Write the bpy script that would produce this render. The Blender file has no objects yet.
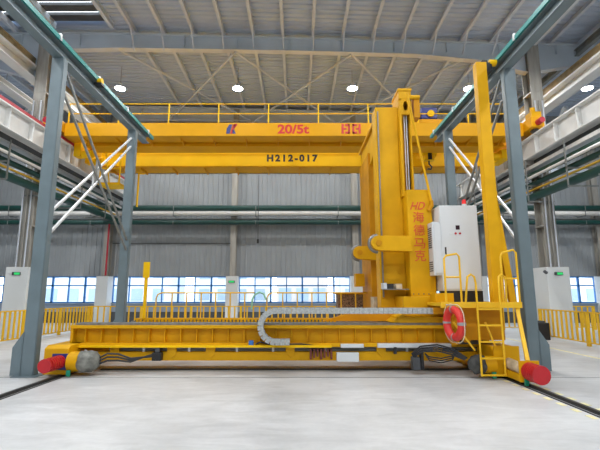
import bpy, math, random
from mathutils import Vector
random.seed(7)
SC = bpy.context.scene
COL = SC.collection
PI = math.pi

# ------------------------------------------------------------------ materials
def mat(name, col, rough=0.5, metal=0.0, vary=0.08, scale=3.0, bump=0.0, coat=0.0, streak=None, spec=0.5):
    m = bpy.data.materials.new(name); m.use_nodes = True
    nt = m.node_tree; b = nt.nodes['Principled BSDF']
    b.inputs['Roughness'].default_value = rough
    b.inputs['Metallic'].default_value = metal; b.inputs['Specular IOR Level'].default_value = spec
    b.inputs['Base Color'].default_value = (*col, 1)
    if coat: b.inputs['Coat Weight'].default_value = coat
    if vary:
        tc = nt.nodes.new('ShaderNodeTexCoord')
        mp = nt.nodes.new('ShaderNodeMapping')
        if streak: mp.inputs['Scale'].default_value = streak
        nz = nt.nodes.new('ShaderNodeTexNoise')
        nz.inputs['Scale'].default_value = scale; nz.inputs['Detail'].default_value = 6
        cr = nt.nodes.new('ShaderNodeValToRGB')
        cr.color_ramp.elements[0].position = 0.3; cr.color_ramp.elements[1].position = 0.7
        cr.color_ramp.elements[0].color = (*[c*(1-vary) for c in col], 1)
        cr.color_ramp.elements[1].color = (*[min(1, c*(1+vary)) for c in col], 1)
        nt.links.new(tc.outputs['Object'], mp.inputs['Vector'])
        nt.links.new(mp.outputs['Vector'], nz.inputs['Vector'])
        nt.links.new(nz.outputs['Fac'], cr.inputs['Fac'])
        nt.links.new(cr.outputs['Color'], b.inputs['Base Color'])
        if bump:
            bp = nt.nodes.new('ShaderNodeBump'); bp.inputs['Strength'].default_value = bump
            bp.inputs['Distance'].default_value = 0.02
            nt.links.new(nz.outputs['Fac'], bp.inputs['Height'])
            nt.links.new(bp.outputs['Normal'], b.inputs['Normal'])
    return m

def emis(name, col, strength):
    m = bpy.data.materials.new(name); m.use_nodes = True
    b = m.node_tree.nodes['Principled BSDF']
    b.inputs['Base Color'].default_value = (*col, 1)
    b.inputs['Emission Color'].default_value = (*col, 1)
    b.inputs['Emission Strength'].default_value = strength
    return m

def glass(name, col=(0.93, 0.97, 1.0)):
    m = bpy.data.materials.new(name); m.use_nodes = True
    nt = m.node_tree; nt.nodes.remove(nt.nodes['Principled BSDF'])
    out = nt.nodes['Material Output']
    t = nt.nodes.new('ShaderNodeBsdfTransparent'); t.inputs['Color'].default_value = (*col, 1)
    g = nt.nodes.new('ShaderNodeBsdfGlossy'); g.inputs['Roughness'].default_value = 0.05
    mx = nt.nodes.new('ShaderNodeMixShader'); mx.inputs['Fac'].default_value = 0.06
    nt.links.new(t.outputs[0], mx.inputs[1]); nt.links.new(g.outputs[0], mx.inputs[2])
    nt.links.new(mx.outputs[0], out.inputs['Surface'])
    return m

M = dict(
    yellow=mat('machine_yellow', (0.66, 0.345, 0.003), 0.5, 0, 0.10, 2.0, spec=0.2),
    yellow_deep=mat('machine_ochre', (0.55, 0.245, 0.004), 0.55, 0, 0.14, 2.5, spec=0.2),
    crane=mat('crane_yellow', (0.90, 0.54, 0.004), 0.5, 0, 0.05, 1.0, spec=0.2),
    orange=mat('crane_orange', (0.70, 0.335, 0.003), 0.5, 0, 0.06, 1.0, spec=0.2),
    rail_yellow=mat('railing_yellow', (0.80, 0.47, 0.008), 0.5, 0, 0.06, 4.0),
    steel=mat('frame_grey', (0.14, 0.187, 0.207), 0.45, 0, 0.10, 2.0),
    teal=mat('conductor_teal', (0.01, 0.24, 0.225), 0.4, 0, 0.05),
    galv=mat('galvanised', (0.66, 0.67, 0.67), 0.4, 0.2, 0.10, 6.0),
    galvdark=mat('brace_dark', (0.20, 0.21, 0.20), 0.5, 0.1, 0.12, 6.0),
    wall=mat('wall_sheet', (0.29, 0.31, 0.32), 0.55, 0.0, 0.06, 0.8),
    roof=mat('roof_sheet', (0.44, 0.51, 0.62), 0.6, 0, 0.06, 0.6),
    rafter=mat('rafter_paint', (0.54, 0.60, 0.66), 0.5, 0, 0.06, 1.0),
    cream=mat('purlin_cream', (0.56, 0.60, 0.66), 0.5, 0, 0.08, 2.0),
    column=mat('column_paint', (0.33, 0.315, 0.28), 0.6, 0, 0.22, 2.0, streak=(4, 4, 0.4)),
    boxwhite=mat('cladding_white', (0.66, 0.68, 0.67), 0.55, 0, 0.04, 1.0),
    runway=mat('runway_white', (0.70, 0.70, 0.68), 0.5, 0, 0.08, 1.5),
    brown=mat('lattice_brown', (0.30, 0.22, 0.11), 0.7, 0, 0.3, 3.0),
    darkgrey=mat('dark_grey', (0.06, 0.065, 0.07), 0.6, 0, 0.2, 3.0),
    black=mat('black_rubber', (0.012, 0.012, 0.013), 0.5, 0, 0.2, 8.0),
    cable=mat('cable_black', (0.02, 0.02, 0.022), 0.45, 0, 0),
    green=mat('pipe_green', (0.005, 0.05, 0.04), 0.45, 0, 0.12, 2.0),
    pipewhite=mat('pipe_white', (0.72, 0.70, 0.67), 0.45, 0, 0.06, 2.0),
    pipeyellow=mat('pipe_yellow', (0.70, 0.42, 0.03), 0.45, 0, 0.06),
    red=mat('buffer_red', (0.50, 0.014, 0.022), 0.35, 0, 0.10, 5.0),
    redbar=mat('red_bar', (0.42, 0.012, 0.03), 0.45, 0, 0.08),
    letter_red=mat('lettering_red', (0.58, 0.015, 0.02), 0.5, 0, 0),
    letter_orange=mat('lettering_orange_red', (0.62, 0.085, 0.01), 0.5, 0, 0),
    letter_black=mat('lettering_black', (0.012, 0.012, 0.014), 0.5, 0, 0),
    letter_blue=mat('lettering_blue', (0.015, 0.03, 0.18), 0.5, 0, 0),
    blue=mat('plate_blue', (0.02, 0.03, 0.20), 0.45, 0, 0.05),
    windowblue=mat('window_blue', (0.035, 0.19, 0.52), 0.4, 0, 0.05),
    paleblue=mat('sill_blue', (0.30, 0.37, 0.47), 0.5, 0, 0.05),
    cabinet=mat('cabinet_grey', (0.62, 0.64, 0.65), 0.45, 0, 0.03, 1.5),
    chain=mat('chain_grey', (0.42, 0.44, 0.43), 0.5, 0.1, 0.25, 25.0),
    machined=mat('machined_steel', (0.22, 0.22, 0.21), 0.4, 0.4, 0.25, 9.0),
    canvas=mat('canvas_wrap', (0.20, 0.20, 0.175), 0.9, 0, 0.45, 7.0, bump=0.9),
    canvas_dark=mat('dark_wrap', (0.07, 0.07, 0.065), 0.9, 0, 0.5, 8.0, bump=0.9),
    tan=mat('worn_tan', (0.52, 0.43, 0.30), 0.6, 0, 0.3, 6.0),
    orange_red=mat('life_ring_red', (0.66, 0.03, 0.022), 0.45, 0, 0.05),
    tape=mat('reflective_tape', (0.34, 0.35, 0.35), 0.35, 0.2, 0.05),
    rope=mat('rope_cream', (0.68, 0.58, 0.42), 0.8, 0, 0.1, 20),
    greenflag=mat('scraper_green', (0.01, 0.28, 0.16), 0.5, 0, 0.05),
    mint=mat('mint_hose', (0.30, 0.62, 0.45), 0.5, 0, 0.05),
    speckle=mat('speckled_brown', (0.20, 0.11, 0.05), 0.7, 0, 0.9, 26.0),
    railsteel=mat('floor_rail_steel', (0.045, 0.045, 0.045), 0.4, 0.5, 0.25, 9.0),
    paint_line=mat('floor_paint_yellow', (0.78, 0.72, 0.40), 0.6, 0, 0.15, 6),
    joint=mat('floor_joint', (0.27, 0.27, 0.265), 0.7, 0, 0.2, 6),
    glass=glass('window_glass'),
    lens=emis('lamp_lens', (0.95, 0.98, 1.0), 40.0),
    exitgreen=emis('exit_green', (0.02, 0.5, 0.12), 0.8),
    screen=mat('panel_display', (0.03, 0.01, 0.015), 0.2, 0, 0),
    beacon=emis('beacon_red', (0.75, 0.02, 0.02), 0.25),
    facade=mat('facade_pale', (0.72, 0.76, 0.80), 0.8, 0, 0.05, 0.4),
    facade_warm=mat('facade_warm', (0.62, 0.55, 0.50), 0.8, 0, 0.05, 0.4),
    facade_glass=mat('facade_glazing', (0.36, 0.46, 0.56), 0.3, 0, 0.1, 0.5),
    ground=mat('yard_ground', (0.55, 0.56, 0.55), 0.9, 0, 0.1, 0.3),
)

def floor_mat():
    m = mat('polished_concrete', (0.60, 0.605, 0.60), 0.42, 0, 0.0)
    nt = m.node_tree; b = nt.nodes['Principled BSDF']
    tc = nt.nodes.new('ShaderNodeTexCoord')
    def noise(scale, det, st, dist=0):
        mp = nt.nodes.new('ShaderNodeMapping'); mp.inputs['Scale'].default_value = st
        n = nt.nodes.new('ShaderNodeTexNoise'); n.inputs['Scale'].default_value = scale
        n.inputs['Detail'].default_value = det; n.inputs['Distortion'].default_value = dist
        nt.links.new(tc.outputs['Object'], mp.inputs['Vector']); nt.links.new(mp.outputs[0], n.inputs['Vector'])
        return n
    n1 = noise(0.8, 8, (1, 1, 1), 0.6); n2 = noise(2.6, 10, (0.5, 1.4, 1), 1.2); n3 = noise(14, 4, (1, 1, 1))
    a = nt.nodes.new('ShaderNodeMath'); a.operation = 'ADD'
    nt.links.new(n1.outputs['Fac'], a.inputs[0]); nt.links.new(n2.outputs['Fac'], a.inputs[1])
    a2 = nt.nodes.new('ShaderNodeMath'); a2.operation = 'MULTIPLY_ADD'; a2.inputs[1].default_value = 0.25
    nt.links.new(n3.outputs['Fac'], a2.inputs[0]); nt.links.new(a.outputs[0], a2.inputs[2])
    cr = nt.nodes.new('ShaderNodeValToRGB')
    cr.color_ramp.elements[0].position = 0.75; cr.color_ramp.elements[0].color = (0.44, 0.445, 0.445, 1)
    cr.color_ramp.elements[1].position = 1.3; cr.color_ramp.elements[1].color = (0.66, 0.665, 0.665, 1)
    mr = nt.nodes.new('ShaderNodeMapRange'); mr.inputs['From Min'].default_value = 0.75; mr.inputs['From Max'].default_value = 1.5
    cr.color_ramp.elements[0].position = 0.0; cr.color_ramp.elements[1].position = 1.0
    nt.links.new(a2.outputs[0], mr.inputs['Value']); nt.links.new(mr.outputs[0], cr.inputs['Fac'])
    nt.links.new(cr.outputs['Color'], b.inputs['Base Color'])
    rr = nt.nodes.new('ShaderNodeMapRange'); rr.inputs['To Min'].default_value = 0.32; rr.inputs['To Max'].default_value = 0.55
    nt.links.new(n2.outputs['Fac'], rr.inputs['Value']); nt.links.new(rr.outputs[0], b.inputs['Roughness'])
    return m
M['floor'] = floor_mat()

# ------------------------------------------------------------------ mesh builder
class MB:
    def __init__(s): s.v = []; s.f = []; s.sm = []
    def add(s, vs, fs, smooth=False):
        n = len(s.v); s.v += [tuple(v) for v in vs]
        for f in fs: s.f.append([i+n for i in f]); s.sm.append(smooth)
        return s
    def box(s, x0, x1, y0, y1, z0, z1):
        vs = [(x, y, z) for z in (z0, z1) for y in (y0, y1) for x in (x0, x1)]
        return s.add(vs, [(0,2,3,1),(4,5,7,6),(0,1,5,4),(2,6,7,3),(0,4,6,2),(1,3,7,5)])
    def bar(s, p, q, w, h=None):
        """rectangular bar from p to q, w across (horizontal), h the other way"""
        h = h or w; p = Vector(p); q = Vector(q); d = (q-p).normalized()
        up = Vector((0,0,1)) if abs(d.z) < 0.95 else Vector((0,1,0))
        a = d.cross(up).normalized(); b = a.cross(d).normalized()
        vs = []
        for c in (p, q):
            for i, j in ((-1,-1),(1,-1),(1,1),(-1,1)): vs.append(c + a*(w/2*i) + b*(h/2*j))
        return s.add(vs, [(3,2,1,0),(4,5,6,7),(0,1,5,4),(1,2,6,5),(2,3,7,6),(3,0,4,7)])
    def tube(s, p, q, r, n=12, r2=None):
        p = Vector(p); q = Vector(q); d = (q-p).normalized(); r2 = r if r2 is None else r2
        up = Vector((0,0,1)) if abs(d.z) < 0.95 else Vector((0,1,0))
        a = d.cross(up).normalized(); b = a.cross(d).normalized()
        vs = []
        for c, rr in ((p, r), (q, r2)):
            for k in range(n):
                t = 2*PI*k/n; vs.append(c + a*(math.cos(t)*rr) + b*(math.sin(t)*rr))
        s.add(vs, [(k, (k+1) % n, (k+1) % n+n, k+n) for k in range(n)], True)
        s.add(vs[:n], [tuple(reversed(range(n)))]); s.add(vs[n:], [tuple(range(n))])
        return s
    def path(s, pts, r, n=8, closed=False):
        pts = [Vector(p) for p in pts]; N = len(pts); vs = []; prev = None
        for i, p in enumerate(pts):
            if closed: d = (pts[(i+1) % N]-pts[i-1]).normalized()
            else: d = (pts[min(i+1, N-1)]-pts[max(i-1, 0)]).normalized()
            if prev is None:
                up = Vector((0,0,1)) if abs(d.z) < 0.9 else Vector((0,1,0))
                a = d.cross(up).normalized()
            else:
                a = (prev - d*prev.dot(d)).normalized()
            prev = a; b = a.cross(d).normalized()
            for k in range(n):
                t = 2*PI*k/n; vs.append(p + a*(math.cos(t)*r) + b*(math.sin(t)*r))
        fs = []
        for i in range(N if closed else N-1):
            j = (i+1) % N
            for k in range(n): fs.append((i*n+k, i*n+(k+1) % n, j*n+(k+1) % n, j*n+k))
        s.add(vs, fs, True)
        if not closed:
            s.add(vs[:n], [tuple(reversed(range(n)))]); s.add(vs[-n:], [tuple(range(n))])
        return s
    def prism(s, poly, axis, a, b):
        """poly of 2-D points extruded along axis: x -> (y,z), y -> (x,z), z -> (x,y)"""
        def P(u, w, t): return {'x': (t, u, w), 'y': (u, t, w), 'z': (u, w, t)}[axis]
        n = len(poly); vs = [P(u, w, a) for u, w in poly]+[P(u, w, b) for u, w in poly]
        return s.add(vs, [tuple(reversed(range(n))), tuple(range(n, 2*n))]+[(k, (k+1) % n, (k+1) % n+n, k+n) for k in range(n)])
    def hsec(s, p, q, w, h, t=0.02, axis='x'):
        """I-section beam between p and q (any of the three axes): flange width w, depth h (depth along z, or y for uprights)"""
        (x0,y0,z0),(x1,y1,z1) = p, q
        if axis == 'y':
            s.box(x0-w/2,x0+w/2,y0,y1,z0-h/2,z0-h/2+t); s.box(x0-w/2,x0+w/2,y0,y1,z0+h/2-t,z0+h/2); s.box(x0-t/2,x0+t/2,y0,y1,z0-h/2+t,z0+h/2-t)
        elif axis == 'x':
            s.box(x0,x1,y0-w/2,y0+w/2,z0-h/2,z0-h/2+t); s.box(x0,x1,y0-w/2,y0+w/2,z0+h/2-t,z0+h/2); s.box(x0,x1,y0-t/2,y0+t/2,z0-h/2+t,z0+h/2-t)
        else:
            s.box(x0-w/2,x0+w/2,y0-h/2,y0-h/2+t,z0,z1); s.box(x0-w/2,x0+w/2,y0+h/2-t,y0+h/2,z0,z1); s.box(x0-t/2,x0+t/2,y0-h/2+t,y0+h/2-t,z0,z1)
        return s
    def build(s, name, m, parent=None, bevel=0):
        me = bpy.data.meshes.new(name); me.from_pydata(s.v, [], s.f)
        me.polygons.foreach_set('use_smooth', s.sm)
        me.materials.append(M[m] if isinstance(m, str) else m); me.update()
        import bmesh
        bm = bmesh.new(); bm.from_mesh(me); bmesh.ops.recalc_face_normals(bm, faces=bm.faces); bm.to_mesh(me); bm.free()
        o = bpy.data.objects.new(name, me); COL.objects.link(o)
        if parent is not None:
            o.parent = parent
            off = Vector((0,0,0)); p = parent
            while p: off += p.location; p = p.parent
            o.location = -off
        if bevel:
            b = o.modifiers.new('edge', 'BEVEL'); b.width = bevel; b.segments = 2; b.limit_method = 'ANGLE'
        return o

def box(name, m, x0, x1, y0, y1, z0, z1, parent=None, bevel=0):
    return MB().box(x0, x1, y0, y1, z0, z1).build(name, m, parent, bevel)
def tag(o, label, cat, group=None, kind=None):
    o['label'] = label; o['category'] = cat
    if group: o['group'] = group
    if kind: o['kind'] = kind
    return o
def thing(name, label, cat, loc, group=None):
    o = bpy.data.objects.new(name, None); COL.objects.link(o); o.location = loc; o.empty_display_size = 0.2
    return tag(o, label, cat, group)
def struct(o, label, cat, group=None): return tag(o, label, cat, group, 'structure')
def dup(root, loc, label=None, group=None):
    r = root.copy(); COL.objects.link(r); r.location = loc
    if label: r['label'] = label
    if group: r['group'] = group
    for ch in list(root.children):
        c = ch.copy(); COL.objects.link(c); c.parent = r
        for g in ch.children:
            d = g.copy(); COL.objects.link(d); d.parent = c
    return r

def text_mesh(name, body, size_w, size_h, centre, m, parent, bold=0.0, shear=0.0, extrude=0.006, spacing=1.0):
    """lettering standing in the xz plane, facing -y, stretched to size_w x size_h about centre"""
    cu = bpy.data.curves.new(name, 'FONT'); cu.body = body; cu.extrude = extrude; cu.offset = bold; cu.shear = shear; cu.space_character = spacing
    t = bpy.data.objects.new(name, cu); COL.objects.link(t)
    dg = bpy.context.evaluated_depsgraph_get(); dg.update()
    me = bpy.data.meshes.new_from_object(t.evaluated_get(dg))
    bpy.data.objects.remove(t)
    xs = [v.co.x for v in me.vertices]; ys = [v.co.y for v in me.vertices]
    cx, cy = (min(xs)+max(xs))/2, (min(ys)+max(ys))/2
    kx = size_w/max(1e-6, max(xs)-min(xs)); ky = size_h/max(1e-6, max(ys)-min(ys))
    for v in me.vertices:
        x, y, z = v.co
        v.co = (centre[0]+(x-cx)*kx, centre[1]-z, centre[2]+(y-cy)*ky)
    me.materials.clear(); me.materials.append(M[m]); me.name = name
    o = bpy.data.objects.new(name, me); COL.objects.link(o)
    o.parent = parent; o.location = -parent.location
    return o

# ------------------------------------------------------------------ the hall
YW = 24.8            # end wall
YC = 17.0            # column row in view
XL, XR = -11.05, 10.3
def roof_z(x):
    return 13.45-0.028*(x+10) if x > -10 else 13.45+0.028*(x+10)

floor = box('floor', 'floor', -30, 30, -14, YW, -0.3, 0)
struct(floor, 'pale grey polished concrete floor of the hall', 'floor')
jt = MB().box(-30, 30, 8.86, 8.895, 0, 0.004)
struct(jt.build('floor_joint', 'joint'), 'thin dark joint line across the floor in front of the machine', 'floor joint')
struct(MB().box(7.9, 8.0, -6, YW-1.2, 0, 0.004).build('floor_marking', 'paint_line'), 'faded yellow walkway line on the floor beside the fence', 'floor line')

# corrugated end wall with window band; sheets above, dado below
WZ0, WZ1 = 1.13, 2.68
def corrugated_wall(x0, x1, z0, z1, y, pitch=0.30, dep=0.035):
    mb = MB(); x = x0; prof = []
    while x < x1:
        for dx, dy in ((0, 0), (pitch*0.62, 0), (pitch*0.70, -dep), (pitch*0.92, -dep)):
            if x+dx <= x1: prof.append((x+dx, y+dy))
        x += pitch
    prof.append((x1, y))
    vs = []
    for px, py in prof: vs += [(px, py, z0), (px, py, z1)]
    n = len(prof); mb.add(vs, [(2*i, 2*i+2, 2*i+3, 2*i+1) for i in range(n-1)])
    mb.box(x0, x1, y+0.03, y+0.2, z0, z1)
    return mb
wb = corrugated_wall(-30, 30, WZ1, 13.6, YW)
w = struct(wb.build('wall_back', 'wall'), 'pale grey ribbed metal end wall above the windows', 'wall')
box('wall_seam', 'darkgrey', -11.05, -3.8, YW-0.05, YW-0.036, 4.62, 4.66, w)
box('cladding_rail', 'rafter', -30, 30, YW-0.12, YW-0.04, 9.0, 9.25, w)
struct(box('wall_dado', 'paleblue', -30, 30, YW-0.02, YW+0.2, 0, WZ0), 'pale blue grey low wall under the window band', 'wall')
struct(box('baseboard_back', 'darkgrey', -30, 30, YW-0.10, YW-0.02, 0, 0.62), 'dark grey skirting band along the end wall', 'skirting')

for nm_, a_ in (('wall_left', (-30.2, -30, -14, YW, 0, 13.6)), ('wall_right', (30, 30.2, -14, YW, 0, 13.6)), ('wall_front', (-30, 30, -14.2, -14, 0, 13.6))):
    struct(box(nm_, 'wall', *a_), 'plain pale grey outer wall of the hall, outside the view', 'wall')
# columns of the end wall + windows between them
wall_cols = [-26.0, -18.6, -11.2, -3.75, 3.45, 10.6, 17.9, 25.2]
for i, x in enumerate(wall_cols):
    c = MB().hsec((x, YW-0.27, 2.66), (x, YW-0.27, 13.0), 0.34, 0.42, 0.03, 'z').build('wall_column', 'column')
    struct(c, 'dull grey brown steel column against the end wall', 'column', 'end wall columns')
    b = box('cladding_box', 'boxwhite', x-0.34, x+0.34, YW-0.72, YW-0.03, 0, 2.66, c, 0.01)
    s = thing('exit_sign', ('small green lit exit sign on the wall column box %s' % {-11.2: 'behind the far post of the frame by the wrapped motor', -3.75: 'below the blue and red emblem', 3.45: 'beside the machine column', 17.9: 'at the far right window', 10.6: 'hidden behind the ladder platform'}.get(x, 'beyond the frame')), 'sign', (x, YW-0.72, 2.35)) if x in (-3.75, 3.45, 17.9) else None
    if s:
        box('housing', 'darkgrey', x-0.18, x+0.18, YW-0.76, YW-0.72, 2.28, 2.41, s)
        box('lit_face', 'exitgreen', x-0.15, x+0.15, YW-0.765, YW-0.76, 2.295, 2.395, s)
for i in range(len(wall_cols)-1):
    x0, x1 = wall_cols[i]+0.34, wall_cols[i+1]-0.34
    fr = MB()
    fr.box(x0, x1, YW-0.02, YW+0.10, WZ0, WZ0+0.07); fr.box(x0, x1, YW-0.02, YW+0.10, WZ1-0.07, WZ1); fr.box(x0, x1, YW-0.02, YW+0.08, 2.10, 2.17)
    n = 7
    for k in range(n+1):
        xx = x0+(x1-x0)*k/n; wd = 0.05 if k % 2 == 0 else 0.028
        fr.box(max(x0, xx-wd), min(x1, xx+wd), YW-0.02, YW+0.09, WZ0, WZ1)
    wn = struct(fr.build('window_%d' % (i+1), 'windowblue'), 'blue framed strip window number %d along the end wall' % (i+1), 'window')
    wn['label'] = 'blue framed strip window in the end wall, ' + ['beyond the fence', 'behind the grey post by the wrapped motor', 'behind the yellow marker post', 'below the black girder lettering', 'behind the control cabinet', 'right of the ladder platform', 'at the far side bay'][i]
    box('pane', 'glass', x0, x1, YW+0.03, YW+0.045, WZ0, WZ1, wn)
    box('sill', 'paleblue', x0, x1, YW-0.14, YW-0.02, WZ0-0.06, WZ0, wn)

# roof: corrugated sheet whose ribs run across the hall
def roof_sheet(x0, x1, y0, y1, pitch=0.28, dep=0.05):
    mb = MB(); prof = []; y = y0
    while y < y1:
        for dy, dz in ((0, 0), (pitch*0.55, 0), (pitch*0.65, dep), (pitch*0.9, dep)):
            prof.append((y+dy, dz))
        y += pitch
    vs = []
    for py, dz in prof: vs += [(x0, py, roof_z(x0)+dz), (x1, py, roof_z(x1)+dz)]
    n = len(prof); mb.add(vs, [(2*i, 2*i+1, 2*i+3, 2*i+2) for i in range(n-1)])
    return mb
rs = roof_sheet(-8.1, 30, -14, YW+0.3)
rs.box(-8.1, -8.0, -14, YC-0.4, roof_z(-8.1)-0.02, roof_z(-8.1)+0.4)
rs2 = roof_sheet(-30, -12.6, -14, YW+0.3); rs3 = roof_sheet(-12.6, -8.1, YC-0.3, YW+0.3)
for r_ in (rs2, rs3): rs.add(r_.v, r_.f)
rs.add([(-30,-14,13.05),(-12.6,-14,13.56),(-12.6,YW+0.3,13.56),(-30,YW+0.3,13.05)], [(0,1,2,3)]); rs.add([(-12.7,YC-0.3,13.62),(-8.0,YC-0.3,13.62),(-8.0,YW+0.3,13.62),(-12.7,YW+0.3,13.62)], [(0,1,2,3)])
rs.add([(-8.1,-14,13.6),(30,-14,12.5),(30,YW+0.3,12.5),(-8.1,YW+0.3,13.6)], [(0,1,2,3)])
struct(rs.build('ceiling', 'roof'), 'ribbed grey metal roof lining over the hall', 'ceiling')
sk = MB()
y = -13.6
while y < YC-0.5:
    sk.box(-12.6, -8.1, y, y+0.40, 13.48, 13.62); y += 0.62
struct(sk.build('trim_1', 'darkgrey'), 'dark louvre slats across the bright ridge skylight', 'skylight slats')
for xx in (-12.6, -10.7, -8.15):
    struct(box('skylight_beam', 'rafter', xx-0.08, xx+0.08, -14, YC-0.3, 13.2, 13.48), 'grey beam under the ridge skylight', 'roof beam', 'ridge skylight beams')

# purlins along the hall
px = -27.0
k = 0
while px < 29:
    if not (-12.4 < px < -8.3):
        z = roof_z(px)
        p = MB()
        p.box(px-0.035, px+0.035, -14, YW, z-0.24, z-0.02); p.box(px-0.10, px+0.035, -14, YW, z-0.25, z-0.235)
        struct(p.build('purlin', 'cream'), 'cream steel purlin running the length of the roof', 'purlin', 'roof purlins')
    px += 1.32

def rafter(y, name, label, xs, hd=0.0):
    # xs: list of (x, bottom z); top follows the roof
    mb = MB(); fl = MB()
    for (xa, za), (xb, zb) in zip(xs[:-1], xs[1:]):
        ta, tb = roof_z(xa)-0.26, roof_z(xb)-0.26
        mb.prism([(xa, za), (xb, zb), (xb, tb), (xa, ta)], 'y', y-0.012, y+0.012)
        fl.prism([(xa, za-0.03), (xb, zb-0.03), (xb, zb), (xa, za)], 'y', y-0.15, y+0.15)
        mb.prism([(xa, ta-0.03), (xb, tb-0.03), (xb, tb), (xa, ta)], 'y', y-0.15, y+0.15)
    for i in range(9):
        x = xs[0][0]+(xs[-1][0]-xs[0][0])*(i+0.5)/9
        mb.box(x-0.01, x+0.01, y-0.13, y+0.13, 12.45-0.02*(x+4), roof_z(x)-0.28)
    r = mb.build(name, 'rafter'); struct(r, label, 'rafter')
    fl.build('bottom_flange', 'cream', r)
    return r
def fly_braces(r, y, below):
    px = -27.0
    while px < 29:
        if -8.2 < px < 9.9:
            MB().bar((px, y-0.75, roof_z(px)-0.25), (px, y-0.05, below(px)), 0.05).build('fly_brace', 'cream', r)
        px += 1.32
XS = [(-10.8, 12.35), (-8, 12.42), (0, 12.28), (5.2, 12.12), (7.9, 11.85), (10.1, 11.25)]
fly_braces(rafter(YC, 'rafter', 'deep grey roof rafter with cream bottom flange crossing the hall', XS), YC, lambda x: 12.3-0.025*max(0, x))
rafter(YW-0.4, 'rafter', 'grey roof rafter against the end wall above the crane', [(x, z-0.1) for x, z in XS])
rafter(YC-7.6, 'rafter', 'grey roof rafter over the work area, above the frame', XS)
rafter(YC, 'rafter', 'grey roof rafter of the neighbouring bay beyond the control cabinet', [(10.5, 11.3), (14, 11.9), (28, 11.7)])
rafter(YC, 'rafter', 'grey roof rafter of the neighbouring bay beyond the wrapped motor', [(-28, 11.9), (-14, 11.7), (-11.3, 10.9)])

nodes = [-7.95, -2.75, 2.4, 7.6]
rod_no = 0
for a, b in zip(nodes[:-1], nodes[1:]):
    za, zb = 12.33-0.02*(a+4), 12.33-0.02*(b+4)
    where = {-7.95: 'above the blue and red girder emblem', -2.75: 'above the red capacity lettering', 2.4: 'above the hoist trolley'}[a]
    for p, q, w_ in (((a, YC, za), (b, YW-0.4, zb-0.1), 'rising toward'), ((b, YC, zb-0.06), (a, YW-0.4, za-0.16), 'running back from')):
        struct(MB().tube(p, q, 0.055, 8).build('roof_brace', 'cream'), 'diagonal roof bracing tube crossing its pair %s' % where, 'brace', 'roof bracing tubes')

# main columns with cladding boxes
def column(x, y, label, side):
    c = MB()
    c.hsec((x, y, 2.7), (x, y, 12.6), 0.5, 0.6, 0.03, 'z')
    for z in (4.4, 6.6, 8.4, 10.2): c.box(x-0.26, x+0.26, y-0.31, y+0.31, z, z+0.05)
    o = struct(c.build('column', 'column'), label, 'column')
    for dx in (-0.17, 0.0, 0.15):
        MB().tube((x+dx, y-0.36, 2.7), (x+dx, y-0.36, 9.8), 0.03, 8).build('conduit', 'cream' if dx else 'column', o)
    box('cladding_box', 'boxwhite', x-0.45, x+0.45, y-0.5, y+0.45, 0, 2.72, o, 0.01)
    MB().box(x-0.2*side-0.55, x-0.2*side+0.55, y-0.2, y+0.2, 7.0, 7.2).build('corbel', 'column', o)
    return o
column(XL, YC, 'grey brown hall column with white boxed foot behind the near grey post', -1)
column(XR, YC, 'grey brown hall column with white boxed foot behind the ladder platform', 1)
for x, y, lab in ((XL+0.0, YC, 'green lit exit sign on the white column box behind the near grey post'), (XR+0.02, YC, 'green lit exit sign on the white column box right of the ladder platform')):
    s = thing('exit_sign', lab, 'sign', (x, y-0.5, 2.4))
    box('housing', 'darkgrey', x-0.17, x+0.15, y-0.54, y-0.5, 2.40, 2.52, s)
    box('lit_face', 'exitgreen', x-0.08, x+0.14, y-0.545, y-0.54, 2.415, 2.505, s)
cam_ = thing('wall_camera', 'small dark security camera beside the white column box', 'camera', (9.72, 16.4, 2.55))
box('bracket', 'galvdark', 9.70, 9.86, 16.42, 16.5, 2.5, 2.54, cam_)
MB().tube((9.75, 16.45, 2.54), (9.65, 16.2, 2.48), 0.06, 10).build('body', 'darkgrey', cam_)

# eave struts / upper longitudinal beams beside the column rows
def upper_beam(x, zt, side, label):
    t = thing('lattice_beam', label, 'beam', (x, 3, zt-1.0)); t['kind'] = 'structure'
    g = MB()
    g.box(x-0.06, x+0.06, 2, YW-0.5, zt-0.5, zt-0.38); g.box(x-0.06, x+0.06, 2, YW-0.5, zt-0.08, zt)
    y = 2.0
    while y < YW-1:
        g.bar((x, y, zt-0.4), (x, y+0.55, zt-0.06), 0.04); g.bar((x, y+0.55, zt-0.06), (x, y+1.1, zt-0.4), 0.04); y += 1.1
    g.build('lattice', 'brown', t)
    MB().box(x-0.04, x+0.04, 2, YW-0.5, zt-0.38, zt-0.06).build('backing_panel', 'brown', t)
    f = MB(); f.box(x-0.3, x+0.3, 2, YW-0.5, zt-0.58, zt-0.5); f.box(x-0.02, x+0.02, 2, YW-0.5, zt-1.0, zt-0.58); f.box(x-0.25, x+0.25, 2, YW-0.5, zt-1.04, zt-1.0)
    f.build('bottom_beam', 'runway', t)
upper_beam(-11.6, 11.95, -1, 'cream beam with brown lattice running high along the column row beside the teal rail')
upper_beam(11.75, 11.25, 1, 'cream beam with brown lattice running high along the column row beyond the cabinet')
struct(MB().hsec((10.35, 2, 12.55), (10.35, YW-0.5, 12.55), 0.26, 0.3, 0.03, 'y').build('eave_strut', 'cream'), 'cream strut at the roof edge over the column beyond the cabinet', 'strut')
struct(MB().hsec((12.4, 2, 12.2), (12.4, YW-0.5, 12.2), 0.2, 0.3, 0.03, 'y').build('eave_strut', 'galvdark'), 'dark grey strut beneath the roof of the neighbouring bay', 'strut')
struct(MB().hsec((-12.3, 2, 10.3), (-12.3, YW-0.5, 10.3), 0.5, 0.25, 0.03, 'y').build('eave_strut', 'runway'), 'pale double beam below the brown lattice beside the column', 'strut')
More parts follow.
